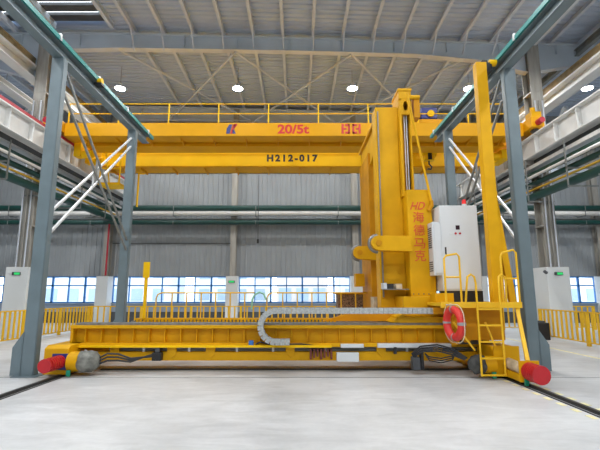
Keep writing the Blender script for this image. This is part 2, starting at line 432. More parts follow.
for side, x in ((-1, -12.6), (1, 12.6)):
    b = MB()
    for yy in (13.0, 17.2, 20.9):
        b.bar((x, yy, 8.2), (x+side*0.4, yy+1.8, 10.6), 0.14); b.bar((x+side*0.4, yy+1.8, 10.6), (x, yy+3.6, 8.2), 0.14)
    b.box(x-0.1, x+0.1, 3, YW-0.5, 8.1, 8.3)
    struct(b.build('bay_truss', 'rafter'), 'grey zigzag bracing of the neighbouring bay %s' % ('beside the red topped runway girder' if side < 0 else 'over the white runway girder beyond the cabinet'), 'bracing')

# crane runway girders
def runway(x, side, label, capmat):
    t = thing('runway_girder', label, 'runway girder', (x, 3, 7.2)); t['kind'] = 'structure'
    g = MB(); y0, y1 = 1.5, YW-0.6
    g.box(x-0.02, x+0.02, y0, y1, 7.2, 8.05); g.box(x-0.22, x+0.22, y0, y1, 8.0, 8.05); g.box(x-0.22, x+0.22, y0, y1, 7.2, 7.24)
    yy = 2.0
    while yy < y1:
        g.box(x-0.2, x+0.2, yy, yy+0.03, 7.24, 8.0); yy += 1.27
    g.build('girder', 'runway', t)
    MB().box(x-0.06, x+0.06, y0, y1, 8.05, 8.15).build('crane_rail', capmat, t)
    f = MB(); f.box(x-side*-0.22-0.02, x-side*-0.22+0.02, y0, y1, 7.02, 7.2) 
    f.build('cable_duct', 'darkgrey', t)
runway(-10.0, -1, 'white plate runway girder with a red rail on top, behind the near grey post', 'redbar')
runway(9.75, 1, 'white plate runway girder for the overhead crane beyond the control cabinet', 'runway')
struct(box('trim_2', 'redbar', -9.86, -9.78, 1.5, YW-0.6, 8.05, 8.17), 'red conductor bar along the top of the white runway girder', 'conductor bar')

# pipes along both column rows
def pipe(p, q, r, m, label, group=None, brackets=0, bm='galvdark'):
    t = thing('pipe', label, 'pipe', p, group)
    MB().tube(p, q, r, 14).build('pipe_run', m, t)
    p, q = Vector(p), Vector(q)
    for i in range(brackets):
        c = p+(q-p)*((i+0.5)/brackets); d = (q-p).normalized()
        if abs(d.x) > 0.5: MB().box(c.x-0.02, c.x+0.02, c.y-r-0.02, YW-0.04, c.z-r-0.03, c.z-r).box(c.x-0.02, c.x+0.02, c.y-r-0.02, c.y-r, c.z-r-0.03, c.z+r).build('bracket', bm, t)
        else: MB().box(c.x-r-0.02, c.x+r+0.02, c.y-0.02, c.y+0.02, c.z-r-0.05, c.z-r).build('bracket', bm, t)
    return t
Y0, Y1 = 2.0, YW-1.0
for side, sx, nm in ((-1, XL+0.55, 'near the wrapped motor side'), (1, XR-0.5, 'beyond the control cabinet')):
    D = lambda dx: sx+side*dx
    dz = 0 if side < 0 else -0.25
    pipe((D(0.0), Y0, 6.78+dz), (D(0.0), Y1, 6.78+dz), 0.13, 'green', 'thick dark green pipe under the runway girder %s' % nm, None, 5)
    pipe((D(-0.22), Y0, 6.62+dz), (D(-0.22), Y1, 6.62+dz), 0.06, 'pipewhite', 'slim white pipe beside the green pipes %s' % nm, None, 5)
    pipe((D(0.09), Y0, 6.45+dz), (D(0.09), Y1, 6.45+dz), 0.11, 'green', 'second dark green pipe on the pipe rack %s' % nm, None, 5)
    pipe((D(0.1), Y0, 6.22+dz), (D(0.1), Y1, 6.22+dz), 0.045, 'pipeyellow', 'thin yellow gas pipe along the pipe rack %s' % nm, None, 5)
    pipe((D(0.06), Y0, 5.9+dz), (D(0.06), Y1, 5.9+dz), 0.16, 'green', 'lowest thick dark green pipe of the rack %s' % nm, None, 5)
    tr = thing('cable_tray', 'grey cable tray hung under the runway girder %s' % nm, 'cable tray', (D(-0.3), Y0, 6.9+dz))
    MB().box(D(0.1)-0.25, D(0.1)+0.25, Y0, Y1, 7.0+dz, 7.02+dz).box(D(0.1)-0.25, D(0.1)-0.23, Y0, Y1, 7.02+dz, 7.14+dz).box(D(0.1)+0.23, D(0.1)+0.25, Y0, Y1, 7.02+dz, 7.14+dz).build('tray', 'galv', tr)
    yy = 4.0
    while yy < Y1:
        MB().box(D(-0.32), D(-0.28), yy, yy+0.05, 5.65+dz, 7.1).box(D(-0.32) if side > 0 else D(0.75), D(0.75) if side > 0 else D(-0.28), yy, yy+0.05, 5.62+dz, 5.68+dz).box(D(-0.32) if side > 0 else D(0.75), D(0.75) if side > 0 else D(-0.28), yy, yy+0.05, 6.28+dz, 6.33+dz).build('hanger', 'galvdark', tr)
        yy += 2.53
# pipes along the end wall
pipe((-29, YW-0.70, 6.66), (29, YW-0.70, 6.66), 0.16, 'green', 'upper dark green pipe along the end wall', None, 12)
pipe((-29, YW-0.70, 6.33), (29, YW-0.70, 6.33), 0.13, 'pipewhite', 'thick white pipe along the end wall between two green ones', None, 12)
pipe((-29, YW-0.70, 5.80), (29, YW-0.70, 5.80), 0.13, 'green', 'lower dark green pipe along the end wall', None, 12)
tr = thing('cable_tray', 'thin grey cable tray along the end wall between white and green pipes', 'cable tray', (0, YW-0.4, 6.0))
MB().box(-29, 29, YW-0.55, YW-0.25, 6.02, 6.05).build('tray', 'galvdark', tr)
pipe((-11.0, 24.05, 2.7), (-11.0, 24.05, 5.7), 0.05, 'redbar', 'thin red riser pipe on the wall column behind the far grey post')
pd = thing('pendant_cord', 'thin black pendant cord hanging in front of the end wall', 'cord', (-1.95, 20.6, 4.2))
MB().tube((-1.95, 20.6, 4.35), (-1.95, 20.6, 7.68), 0.014, 6).build('cord', 'cable', pd)
MB().box(-2.0, -1.9, 20.56, 20.64, 4.15, 4.35).build('control_box', 'black', pd)

# ------------------------------------------------------------------ high bay lamps
lamp = None
xs = [-15.0, -9.1, -3.05, 2.85, 8.85, 14.95]
ys = [20.0, 12.4, 4.8, -2.8, -10.4]
lab = {-15.0: 'beyond the runway', -9.1: 'beside the far end of the teal rail by the wrapped motor', -3.05: 'over the blue and red girder emblem', 2.85: 'over the red girder emblem next to the machine column', 8.85: 'beside the tall yellow mast', 14.95: 'over the white runway girder beyond the cabinet'}
ld = bpy.data.lights.new('lamp_light', 'SPOT'); ld.shadow_soft_size = 0.22; ld.energy = 1500; ld.spot_size = math.radians(164); ld.spot_blend = 0.35; ld.color = (0.97, 0.985, 1.0)
LZ = 12.1
for y in ys:
    for x in xs:
        ll = 'lit high bay lamp ' + (lab[x] if y == 20.0 else 'hanging from the roof over the floor before the machine')
        if lamp is None:
            lamp = thing('high_bay_pendant_lamp', ll, 'lamp', (x, y, LZ), 'high bay lamps')
            MB().tube((x, y, LZ+0.12), (x, y, LZ+0.26), 0.12, 16).tube((x, y, LZ), (x, y, LZ+0.12), 0.27, 20, 0.14).build('housing', 'cabinet', lamp)
            MB().tube((x, y, LZ-0.02), (x, y, LZ-0.001), 0.25, 20).build('lens', 'lens', lamp)
            MB().tube((x, y, LZ+0.26), (x, y, roof_z(x)+0.02), 0.012, 6).build('rod', 'galvdark', lamp)
            lo = bpy.data.objects.new('lamp_glow', ld); COL.objects.link(lo); lo.parent = lamp; lo.location = (0, 0, -0.04)
        else:
            dup(lamp, (x, y, LZ), ll)

# ------------------------------------------------------------------ outside
struct(box('ground', 'ground', -80, 80, YW+0.25, 130, -0.4, -0.1), 'pale yard outside the windows', 'ground')
def building(x0, x1, y, h, m, label):
    t = thing('building', label, 'building', ((x0+x1)/2, y, -0.1))
    box('wall', m, x0, x1, y, y+8, -0.1, h, t)
    nx = max(3, int((x1-x0)/2.6))
    for r in range(int(h//3.0)):
        for i in range(nx):
            xx = x0+(x1-x0)*(i+0.5)/nx
            MB().box(xx-0.75, xx+0.75, y-0.06, y-0.01, 0.7+r*3.0, 2.3+r*3.0).build('window', 'facade_glass', t)
building(-34, -17, 56, 6.5, 'facade', 'pale two storey building seen through the windows by the fence')
building(-14.5, -4, 60, 9.5, 'facade', 'pale tall building seen through the windows behind the yellow marker post')
building(-2.5, 3.8, 52, 6.5, 'facade_warm', 'warm brown building seen through the window behind the mint hose')
building(6, 20, 58, 9.5, 'facade', 'pale building seen through the window beside the machine column')
building(27, 46, 56, 6.5, 'facade', 'pale building seen through the window right of the ladder')

# ------------------------------------------------------------------ overhead crane
cr = thing('overhead_crane', 'yellow double girder overhead travelling crane spanning the hall', 'crane', (0, 17.5, 8.15))
fg = MB(); fg.box(-9.7, 9.45, 16.5, 17.3, 8.16, 8.74)
fg.build('front_girder', 'orange', cr, 0.015)
lo_ = MB(); lo_.box(-9.2, 9.0, 17.3, 18.15, 8.0, 8.12); lo_.box(-9.2, 9.0, 17.35, 17.42, 8.12, 8.6)
lo_.build('lower_flange', 'orange', cr)
br = MB()
x = -9.0
while x < 9.2:
    br = MB().prism([(16.55, 8.16), (17.5, 8.16), (17.5, 7.99), (17.3, 7.99)], 'x', x, x+0.03); br.build('bracket_rib', 'orange', cr); x += 1.36
bg = MB(); bg.box(-9.3, 9.1, 19.0, 19.95, 7.64, 8.45)
bg.build('rear_girder', 'crane', cr, 0.015)
bf = MB(); bf.box(-9.3, 9.1, 18.96, 20.0, 7.58, 7.64); 
x = -8.9
while x < 9: bf.box(x, x+0.03, 19.0, 19.9, 7.45, 7.58) ; x += 1.5
bf.build('rear_flange', 'orange', cr)
for x0, x1 in ((-10.25, -9.7), (9.45, 10.0)):
    xm = (x0+x1)/2
    MB().box(x0, x1, 15.9, 20.8, 8.3, 8.75).build('end_truck', 'orange', cr, 0.02)
    for yy in (16.2, 20.4):
        MB().tube((xm-0.1, yy, 8.30), (xm+0.1, yy, 8.30), 0.15, 16).build('wheel', 'darkgrey', cr)
    MB().tube((xm, 15.9, 8.5), (xm, 15.6, 8.5), 0.12, 14).build('buffer', 'redbar', cr)
    MB().box(xm-0.2, xm+0.2, 15.95, 16.4, 8.75, 9.0).tube((xm, 16.2, 9.0), (xm, 16.2, 9.25), 0.1, 10).build('drive_motor', 'yellow', cr)
# crane handrail
hr = MB()
for z in (9.16, 9.6): hr.tube((-9.6, 16.55, z), (9.3, 16.55, z), 0.022, 6)
hr.build('handrail', 'crane', cr)
for i in range(10):
    x = -9.6+i*2.1
    MB().box(x-0.025, x+0.025, 16.53, 16.57, 8.74, 9.6).build('handrail_post', 'crane', cr)
# trolley
tb = MB(); tb.box(3.9, 6.4, 17.0, 19.9, 8.95, 9.12)
tb.build('trolley_frame', 'orange', cr, 0.01)
MB().tube((4.6, 17.5, 9.45), (5.3, 17.5, 9.45), 0.26, 16).build('hoist_motor', 'darkgrey', cr)
MB().box(4.2, 4.6, 17.3, 17.7, 9.12, 9.75).tube((4.15, 17.5, 9.6), (3.8, 17.5, 9.6), 0.16, 12).build('brake', 'black', cr)
MB().box(5.45, 6.15, 17.2, 17.8, 9.12, 9.75).build('gearbox', 'blue', cr, 0.02)
MB().tube((5.85, 17.2, 9.45), (5.85, 17.12, 9.45), 0.15, 18).build('gearbox_cap', 'crane', cr)
hk = MB(); hk.box(5.85, 6.3, 18.25, 18.55, 7.7, 8.1); hk.tube((5.75, 18.4, 8.12), (6.4, 18.4, 8.12), 0.2, 14)
hkb = hk.build('hook_block', 'crane', cr, 0.02)
MB().box(5.98, 6.16, 18.22, 18.25, 7.72, 8.05).build('hook_plate', 'black', cr)
MB().path([(6.07, 18.4, 7.7), (6.07, 18.4, 7.55), (6.18, 18.4, 7.42), (6.14, 18.4, 7.3), (5.98, 18.4, 7.32)], 0.04, 8).build('hook', 'darkgrey', cr)
rp = MB()
for dx in (-0.15, 0.15): rp.tube((6.07+dx, 18.4, 8.12), (6.07+dx, 18.4, 8.98), 0.012, 6)
rp.build('hoist_rope', 'cable', cr)
# access cage at the wrapped motor side
lc = MB()
for z in (6.7, 7.4):
    lc.tube((-9.1, 18.6, z), (-8.2, 18.6, z), 0.04, 6)
for x in (-9.1, -8.2): lc.tube((x, 18.6, 6.7), (x, 18.6, 7.75), 0.04, 6)
lc.tube((-9.1, 18.6, 6.7), (-9.1, 19.4, 6.7), 0.04, 6); lc.tube((-8.2, 18.6, 6.7), (-8.2, 19.4, 6.7), 0.04, 6)
lc.box(-9.15, -8.15, 18.55, 19.45, 6.62, 6.68)
lc.tube((-8.65, 18.0, 8.2), (-8.65, 18.6, 6.7), 0.035, 6)
lc.build('access_cage', 'crane', cr)
MB().tube((-7.9, 20.1, 5.9), (-7.9, 20.1, 7.6), 0.05, 8).tube((-7.9, 20.1, 7.6), (-7.6, 20.1, 7.6), 0.05, 8).build('drop_pole', 'crane', cr)
ml = MB()
for yy in (17.6, 18.6):
    ml = MB().tube((-9.5, yy, 7.75), (-9.0, yy, 7.75), 0.17, 14); ml.box(-9.75, -9.45, yy-0.2, yy+0.2, 7.6, 8.2)
    ml.build('travel_motor', 'crane', cr)
MB().box(9.0, 9.4, 17.5, 18.7, 7.55, 7.95).tube((8.7, 17.8, 7.7), (9.1, 17.8, 7.7), 0.16, 12).build('travel_motor', 'crane', cr)
# lettering
text_mesh('capacity_lettering', '20/5t', 1.32, 0.40, (-0.15, 16.495, 8.46), 'letter_red', cr, 0.03)
text_mesh('number_lettering', 'H212-017', 2.42, 0.36, (-0.22, 18.995, 8.03), 'letter_black', cr, 0.05, 0, 0.006, 1.35)
# angled emblem in blue and red, squared red emblem
e1 = MB(); X0, Z0 = -2.95, 8.26
e1.prism([(X0, Z0), (X0+0.14, Z0), (X0+0.24, Z0+0.40), (X0+0.12, Z0+0.40), (X0+0.02, Z0+0.22)], 'y', 16.485, 16.5)
e1.prism([(X0+0.26, Z0), (X0+0.40, Z0), (X0+0.32, Z0+0.18), (X0+0.24, Z0+0.16)], 'y', 16.485, 16.5)
e1.build('emblem_blue', 'letter_blue', cr)
e2 = MB()
e2.prism([(X0+0.17, Z0), (X0+0.25, Z0), (X0+0.31, Z0+0.22), (X0+0.42, Z0+0.40), (X0+0.28, Z0+0.40), (X0+0.22, Z0+0.2)], 'y', 16.485, 16.5)
e2.prism([(X0+0.32, Z0+0.2), (X0+0.46, Z0+0.40), (X0+0.44, Z0+0.40), (X0+0.42, Z0+0.44), (X0+0.30, Z0+0.40)], 'y', 16.485, 16.5)
e2.build('emblem_red', 'letter_red', cr)
e3 = MB(); X0 = 1.86; Z1_ = Z0+0.42; H = 0.42
e3.box(X0, X0+0.09, 16.485, 16.5, Z0, Z1_); e3.box(X0+0.71, X0+0.80, 16.485, 16.5, Z0, Z1_)
e3.box(X0+0.15, X0+0.34, 16.485, 16.5, Z1_-0.09, Z1_); e3.box(X0+0.46, X0+0.65, 16.485, 16.5, Z1_-0.09, Z1_)
e3.box(X0+0.15, X0+0.34, 16.485, 16.5, Z0, Z0+0.09); e3.box(X0+0.46, X0+0.65, 16.485, 16.5, Z0, Z0+0.09)
e3.box(X0+0.27, X0+0.35, 16.485, 16.5, Z0, Z1_); e3.box(X0+0.45, X0+0.53, 16.485, 16.5, Z0, Z1_)
e3.box(X0+0.09, X0+0.2, 16.485, 16.5, Z0+0.18, Z0+0.25); e3.box(X0+0.6, X0+0.71, 16.485, 16.5, Z0+0.18, Z0+0.25)
e3.build('emblem_squares', 'letter_red', cr)

# ------------------------------------------------------------------ grey runway frames with teal rail
def frame(x, side, y1, y2, yend, label, shift=0.0):
    t = thing('runway_frame', label, 'steel frame', (x, y1, 0))
    xb = x
    for y, name in ((y1, 'post'), (y2, 'post')):
        x = xb+(shift if y == y1 else 0)
        p = MB(); p.box(x-0.13, x+0.13, y-0.10, y-0.08, 0.02, 7.14); p.box(x-0.13, x+0.13, y+0.08, y+0.10, 0.02, 7.14)
        p.box(x-side*-0.13-0.012, x-side*-0.13+0.012, y-0.08, y+0.08, 0.02, 7.14); p.box(x-side*0.13-0.012, x-side*0.13+0.012, y-0.08, y+0.08, 0.02, 7.14)
        p.box(x-0.26, x+0.26, y-0.2, y+0.2, 0, 0.02)
        po = p.build(name, 'steel', t)
        o1, o2 = x+side*0.12, x+side*0.34
        MB().prism([(o1, 0.02), (o2, 0.02), (o2, 0.58), (o1, 0.92)], 'y', y-0.1, y+0.1).build('foot_gusset', 'steel', po)
    x = xb
    b = MB(); b.hsec((x, 1.2, 7.28), (x, yend-0.35, 7.28), 0.24, 0.28, 0.025, 'y')
    b.build('beam', 'steel', t)
    MB().box(x-side*0.11-0.05, x-side*0.11+0.05, 1.2, yend, 7.42, 7.53).build('conductor_rail', 'teal', t)
    yy = 3.0
    while yy < yend:
        MB().box(x-side*0.11-0.07, x-side*0.11+0.07, yy, yy+0.06, 7.42, 7.58).build('rail_clip', 'galv', t); yy += 1.9
    # crossed double bracing between the posts
    for m, pairs in (('galv', ((2.92, 6.55), (3.44, 6.85))), ('galvdark', ((6.95, 3.40), (6.40, 3.08)))):
        xx = x-side*(0.0 if m == 'galv' else 0.07); mid = []
        for za, zb in pairs:
            p1 = Vector((xx, y1+0.1, za)); p2 = Vector((xx, y2-0.1, zb))
            MB().bar(p1, p2, 0.05).build('brace', m, t); mid.append(p1.lerp(p2, 0.45))
        MB().bar(mid[0], mid[1], 0.04).build('brace_spacer', m, t)
    return t
fl_ = frame(-5.58, -1, 9.05, 13.45, 15.0, 'grey steel post frame carrying a teal rail, beside the canvas-wrapped motor')
fr_ = frame(5.14, 1, 9.55, 13.5, 14.85, 'grey steel post frame carrying a teal rail, behind the access ladder', 0.07)
# collector trolleys on the teal rails
ct = thing('current_collector', 'yellow wheeled collector shoe on the teal rail next to the tall mast', 'collector', (4.75, 10.0, 7.45))
for yy in (9.6, 10.3):
    MB().tube((4.80, yy, 7.37), (4.96, yy, 7.37), 0.085, 14).build('wheel', 'crane', ct)
MB().box(4.72, 4.86, 9.55, 10.35, 7.3, 7.36).box(4.6, 4.74, 9.55, 9.7, 7.2, 7.42).build('arm', 'black', ct)
cl_ = thing('current_collector', 'small yellow collector shoe on the teal rail beside the wrapped motor', 'collector', (-5.3, 10.6, 7.4))
MB().tube((-5.44, 10.6, 7.42), (-5.32, 10.6, 7.42), 0.08, 14).build('wheel', 'crane', cl_)
MB().box(-5.5, -5.3, 10.5, 10.7, 7.28, 7.34).build('arm', 'black', cl_)

# ------------------------------------------------------------------ floor rails
for x, lab_ in ((-4.88, 'dark steel floor rail running under the canvas-wrapped motor carriage'), (4.28, 'dark steel floor rail with yellow dashes running under the ladder side carriage')):
    t = thing('floor_rail', lab_, 'rail', (x, 5, 0))
    MB().box(x-0.03, x+0.03, 1.5, 23, 0.0, 0.05).build('rail_head', 'railsteel', t)
    g = MB(); g.box(x-0.10, x-0.075, 1.5, 23, 0, 0.012); g.box(x+0.075, x+0.10, 1.5, 23, 0, 0.012)
    g.build('groove_edge', 'railsteel', t)
dash = MB(); y = 4.0
while y < 12:
    dash.box(4.05, 4.13, y, y+0.17, 0, 0.005); dash.box(4.43, 4.51, y, y+0.17, 0, 0.005); y += 0.34
struct(dash.build('floor_marking', 'paint_line'), 'yellow dashes painted on both sides of the floor rail by the ladder', 'floor line')

# ------------------------------------------------------------------ travelling bed (two cross beds on end carriages)
bed = thing('machine_bed', 'long yellow machine bed raised on two end carriages above the floor', 'machine bed', (0, 11.5, 0.05))
BX0, BX1 = -5.0, 4.05
def cross_bed(y, name, drop=0.0):
    b = MB()
    b.box(BX0, BX1, y-0.08, y+0.9, 0.93, 1.0)                 # top flange
    b.box(BX0, BX1, y+0.09, y+0.85, 0.56, 0.94); b.box(BX0, BX1, y+0.10, y+0.5, 0.24, 0.57)
    b.box(BX0, BX1, y-0.10, y+0.10, 0.54, 0.62)               # ledge
    b.box(BX0+0.3, BX1, y-0.03, y+0.10, 0.24, 0.43)           # lower plate
    b.box(BX0, BX0+0.06, y-0.06, y+0.85, 0.54, 0.93)
    x = BX0+0.3
    while x < BX1: b.box(x, x+0.02, y-0.02, y+0.10, 0.62, 0.93); x += 0.352
    for xx in (-4.1, -2.85, -2.0, -0.25, 1.75, 3.0):
        b.prism([(xx, 0.54), (xx+0.2, 0.54), (xx+0.2, 0.38), (xx+0.12, 0.30), (xx, 0.43)], 'y', y-0.06, y+0.10)
    b.v = [(vx, vy, vz-drop) for vx, vy, vz in b.v]
    o = b.build(name, 'yellow', bed, 0.006)
    MB().box(BX0+0.1, BX1+0.1, y-0.04, y+0.25, 1.0-drop, 1.045-drop).build('guide_way', 'machined', bed)
    return o
cross_bed(9.5, 'front_bed')
cross_bed(12.6, 'rear_bed', 0.16)
MB().box(BX0+0.85, BX1, 9.592, 9.60, 0.43, 0.54).build('pipe_slot', 'darkgrey', bed)
for z in (0.505, 0.46):
    MB().tube((BX0+0.85, 9.52, z), (BX1, 9.52, z), 0.02, 8).build('service_pipe', 'machined' if z > 0.5 else 'galvdark', bed)
for xx in (-3.4, -2.4, -1.35, -0.55, 0.6, 2.4):
    MB().box(xx, xx+0.05, 9.48, 9.56, 0.43, 0.54).build('pipe_clamp', 'galv', bed)
# rack with teeth on the rear bed
rk = MB(); rk.box(-4.75, 1.15, 12.5, 12.75, 0.885, 0.97); x = -4.7
while x < 1.1: rk.box(x, x+0.06, 12.42, 12.5, 0.84, 0.93); x += 0.105
rk.build('rack', 'yellow', bed)
bk = MB(); bk.box(-4.75, 1.15, 12.49, 12.499, 0.885, 0.93); bk.build('rack_groove', 'darkgrey', bed)
MB().prism([(0.6, 1.045), (3.0, 1.045), (3.0, 1.3), (1.3, 1.25)], 'y', 10.1, 10.25).build('apron', 'yellow_deep', bed)
# marker post
mp_ = MB(); mp_.box(-4.55, -4.47, 12.5, 12.58, 0.84, 2.15); mp_.box(-4.59, -4.40, 12.47, 12.5, 2.15, 2.62); mp_.box(-4.55, -4.47, 12.5, 12.58, 2.15, 2.5)
mp_.build('marker_post', 'crane', bed)
# grey travelling cover strip, tray and box on the face
MB().box(1.75, 3.35, 9.33, 9.42, 0.53, 0.62).build('cover_strip', 'cabinet', bed, 0.005)
MB().box(0.95, 1.45, 9.33, 9.42, 0.53, 0.61).build('cover_strip', 'cabinet', bed, 0.005)
MB().box(0.86, 1.34, 9.34, 9.47, 0.235, 0.425).build('junction_box', 'cabinet', bed, 0.008)
MB().box(-5.0, 0.75, 9.32, 9.4, 0.535, 0.585).build('chain_trough', 'crane', bed)
sw = MB()
for i in range(7):
    xx = 0.28+0.075*i; sw.box(xx, xx+0.04, 9.38, 9.46, 0.28+0.03*(i % 3), 0.5)
sw.build('valve_cluster', mat('valve_maroon', (0.16, 0.03, 0.02), 0.5, 0, 0.4, 20), bed)
MB().box(-1.05, -0.95, 9.34, 9.42, 0.58, 0.68).build('blue_valve', mat('valve_blue', (0.03, 0.16, 0.5), 0.4, 0, 0), bed)
MB().path([(-0.9, 9.36, 0.6), (-0.8, 9.35, 0.65), (-0.6, 9.36, 0.6), (0.1, 9.36, 0.605), (0.5, 9.37, 0.55)], 0.018, 6).build('hose', 'cable', bed)
MB().box(2.1, 2.16, 9.33, 9.4, 0.4, 0.55).build('sensor', 'black', bed)
fd = thing('painted_bed_shadow', 'thin dark strip on the floor painting the shadow under the machine bed', 'painted shadow', (0, 9.75, 0))
MB().box(-4.4, 3.9, 9.70, 9.82, 0, 0.03).build('shadow_strip', 'railsteel', fd)  # dark strip paints the front bed's shadow onto the floor
for i in range(4):
    MB().tube((3.4+0.2*i, 9.33, 0.66+0.05*(i % 2)), (3.4+0.2*i, 9.40, 0.66+0.05*(i % 2)), 0.05, 14).build('hose_fitting', 'darkgrey', bed)
MB().box(3.35, 3.95, 9.20, 9.40, 0.62, 0.70).build('manifold', 'darkgrey', bed, 0.01)
# end carriages
def carriage(x, y0, y1, parent):
    c = MB(); c.prism([(y0, 0.04), (y1, 0.04), (y1, 0.62), (y0+0.12, 0.62), (y0, 0.56)], 'x', x-0.25, x+0.25)
    o = c.build('end_carriage', 'yellow', parent, 0.012)
    for yy in (y0+0.45, 12.9):
        MB().tube((x-0.06, yy, 0.17), (x+0.06, yy, 0.17), 0.12, 18).build('wheel', 'railsteel', o)
    return o
cL = carriage(-5.0, 8.95, 13.6, bed)
cR = carriage(4.22, 8.75, 13.6, bed)
def motor(x0, x1, x2, y, z, r, mm):
    c = MB().tube((x0, y, z), (x1, y, z), r, 22).build('gear_drum', 'yellow', bed)
    vs = MB(); N = 8; n = 18; pts = []
    for i in range(N):
        t = i/(N-1); xx = x1+(x2-x1)*t
        rr = r*(1.06 if t < 0.6 else 1.06-0.55*((t-0.6)/0.4)**1.5)
        for k in range(n):
            a = 2*PI*k/n; q = rr*(1+0.10*math.sin(4*a+i*1.9)+random.uniform(-0.09, 0.09)); pts.append((xx, y+math.cos(a)*q, z+math.sin(a)*q))
    fs = [(i*n+k, i*n+(k+1) % n, (i+1)*n+(k+1) % n, (i+1)*n+k) for i in range(N-1) for k in range(n)]+[tuple(range(n)), tuple(range((N-1)*n, N*n))]
    vs.add(pts, fs, True)
    o = vs.build('motor', mm, bed); o['label'] = 'motor wrapped in %s cloth' % ('grey' if mm == 'canvas' else 'dark')
motor(-4.74, -4.52, -4.14, 9.05, 0.29, 0.2, 'canvas')
motor(4.0, 3.78, 3.50, 8.80, 0.27, 0.17, 'canvas_dark')
def buffer(x, y0, y1, z, r, plate, pm):
    MB().box(x-plate, x+plate, y0, y0+0.03, z-plate, z+plate).build('buffer_plate', pm, bed, 0.005)
    b = MB(); n = 7
    for i in range(n):
        a = y0-(y0-y1)*i/n; c = y0-(y0-y1)*(i+0.62)/n; d = y0-(y0-y1)*(i+1)/n
        b.tube((x, a, z), (x, c, z), r, 24); 
        if i < n-1: b.tube((x, c, z), (x, d, z), r*0.82, 24)
    b.build('buffer', 'red', bed)
buffer(-4.9, 8.92, 8.37, 0.30, 0.135, 0.16, 'blue')
buffer(4.30, 8.02, 7.62, 0.27, 0.165, 0.19, 'yellow')
MB().tube((4.27, 8.05, 0.27), (4.27, 8.85, 0.31), 0.11, 18).build('buffer_arm', 'tan', bed)
MB().box(4.15, 4.4, 8.05, 8.8, 0.07, 0.2).build('buffer_beam', 'yellow', bed, 0.01)
for x, y in ((-4.72, 8.90), (4.18, 8.02), (3.9, 8.70)):
    MB().box(x, x+0.08, y-0.03, y, 0.02, 0.14).build('rail_scraper', 'greenflag', bed)
MB().box(3.98, 4.5, 8.72, 8.745, 0.10, 0.64).build('carriage_end_plate', 'yellow', bed, 0.005)
# cable bundle from wrapped motor
cb = thing('cable_bundle', 'black cables looping from the wrapped motor to the bed connector', 'cables', (-3.4, 9.2, 0.4))
for i in range(3):
    z = 0.37+0.02*i; q = 0.05*(i-1)
    MB().path([(-4.15, 9.08, 0.24+0.06*i), (-4.0, 9.1, z-0.02+q), (-3.8, 9.16, z-0.03+q*0.9), (-3.55, 9.22, z-0.10+q*0.3), (-3.3, 9.28, z-0.05-q*0.4), (-3.12, 9.34, z-0.02)], 0.02, 8).build('cable', 'cable', cb)
MB().box(-3.13, -2.93, 9.3, 9.45, 0.26, 0.43).build('connector', 'black', cb, 0.01)
MB().box(-3.08, -2.98, 9.33, 9.45, 0.43, 0.55).build('connector_cap', 'darkgrey', cb, 0.01)
cb2 = thing('cable_bundle', 'thick black cable loops hanging by the motor next to the ladder', 'cables', (2.9, 9.1, 0.4))
for i in range(4):
    k = 0.036*i
    MB().path([(2.50, 9.16, 0.30), (2.52-k*0.8, 9.13, 0.40+k*0.3), (2.66-k*0.5, 9.10, 0.48+k), (2.95, 9.06, 0.50+k*1.2), (3.22+k*0.4, 9.0, 0.44+k), (3.46+k*0.5, 8.92, 0.34+k*0.3)], 0.018, 6).build('cable', 'cable', cb2)
for i in range(3):
    MB().path([(2.70, 9.1, 0.44), (2.78, 9.08, 0.30+0.04*i), (3.02, 9.06, 0.26+0.045*i), (3.25, 9.04, 0.32+0.04*i), (3.34, 9.02, 0.50)], 0.014, 6).build('cable', 'cable', cb2)
MB().box(2.44, 2.60, 9.1, 9.3, 0.10, 0.36).build('connector', 'darkgrey', cb2, 0.015)
MB().box(2.62, 2.68, 9.12, 9.3, 0.12, 0.5).build('connector_arm', 'black', cb2, 0.01)

# drag chain
dc = thing('drag_chain', 'grey link cable drag chain looping along the bed front', 'drag chain', (0, 9.35, 0.62))
ch = MB()
def chain_at(s_):
    R_ = 0.33; zc = 0.99; xl = -0.46
    top = 3.59
    if s_ < top: return (3.13-s_, zc+R_, 0)
    s2 = s_-top
    if s2 < PI*R_: a = s2/R_; return (xl-math.sin(a)*R_, zc+math.cos(a)*R_, a)
    return (xl+(s2-PI*R_), zc-R_, PI)
s_ = 0.0; L = 3.59+PI*0.33+0.25
while s_ < L:
    x, z, a = chain_at(s_+0.05)
    d = Vector((-math.cos(a), 0, -math.sin(a))); p = Vector((x, 9.33, z))
    p0, p1 = p-d*0.048, p+d*0.048
    nrm = Vector((d.z, 0, -d.x))
    w = 0.10
    for yy in (9.2, 9.36):
        vs = []
        for c in (p0, p1):
            for j in (-0.062, 0.062):
                for k in (0, 0.03): vs.append((c.x+nrm.x*j, yy+k, c.z+nrm.z*j))
        ch.add(vs, [(0,1,3,2),(4,6,7,5),(0,4,5,1),(2,3,7,6),(0,2,6,4),(1,5,7,3)])
    q = p; 
    for j in (-0.05, 0.05):
        c = Vector((q.x+nrm.x*j, 0, q.z+nrm.z*j))
        vs = [(c.x+d.x*i_*0.02+nrm.x*j_*0.0075, yy, c.z+d.z*i_*0.02+nrm.z*j_*0.0075) for yy in (9.21, 9.38) for i_, j_ in ((-1, -1), (1, -1), (1, 1), (-1, 1))]
        ch.add(vs, [(3,2,1,0),(4,5,6,7),(0,1,5,4),(1,2,6,5),(2,3,7,6),(3,0,4,7)])
    s_ += 0.105
ch.build('chain_links', 'chain', dc)
MB().box(2.95, 3.3, 9.18, 9.42, 1.25, 1.4).build('end_bracket', 'yellow_deep', dc)

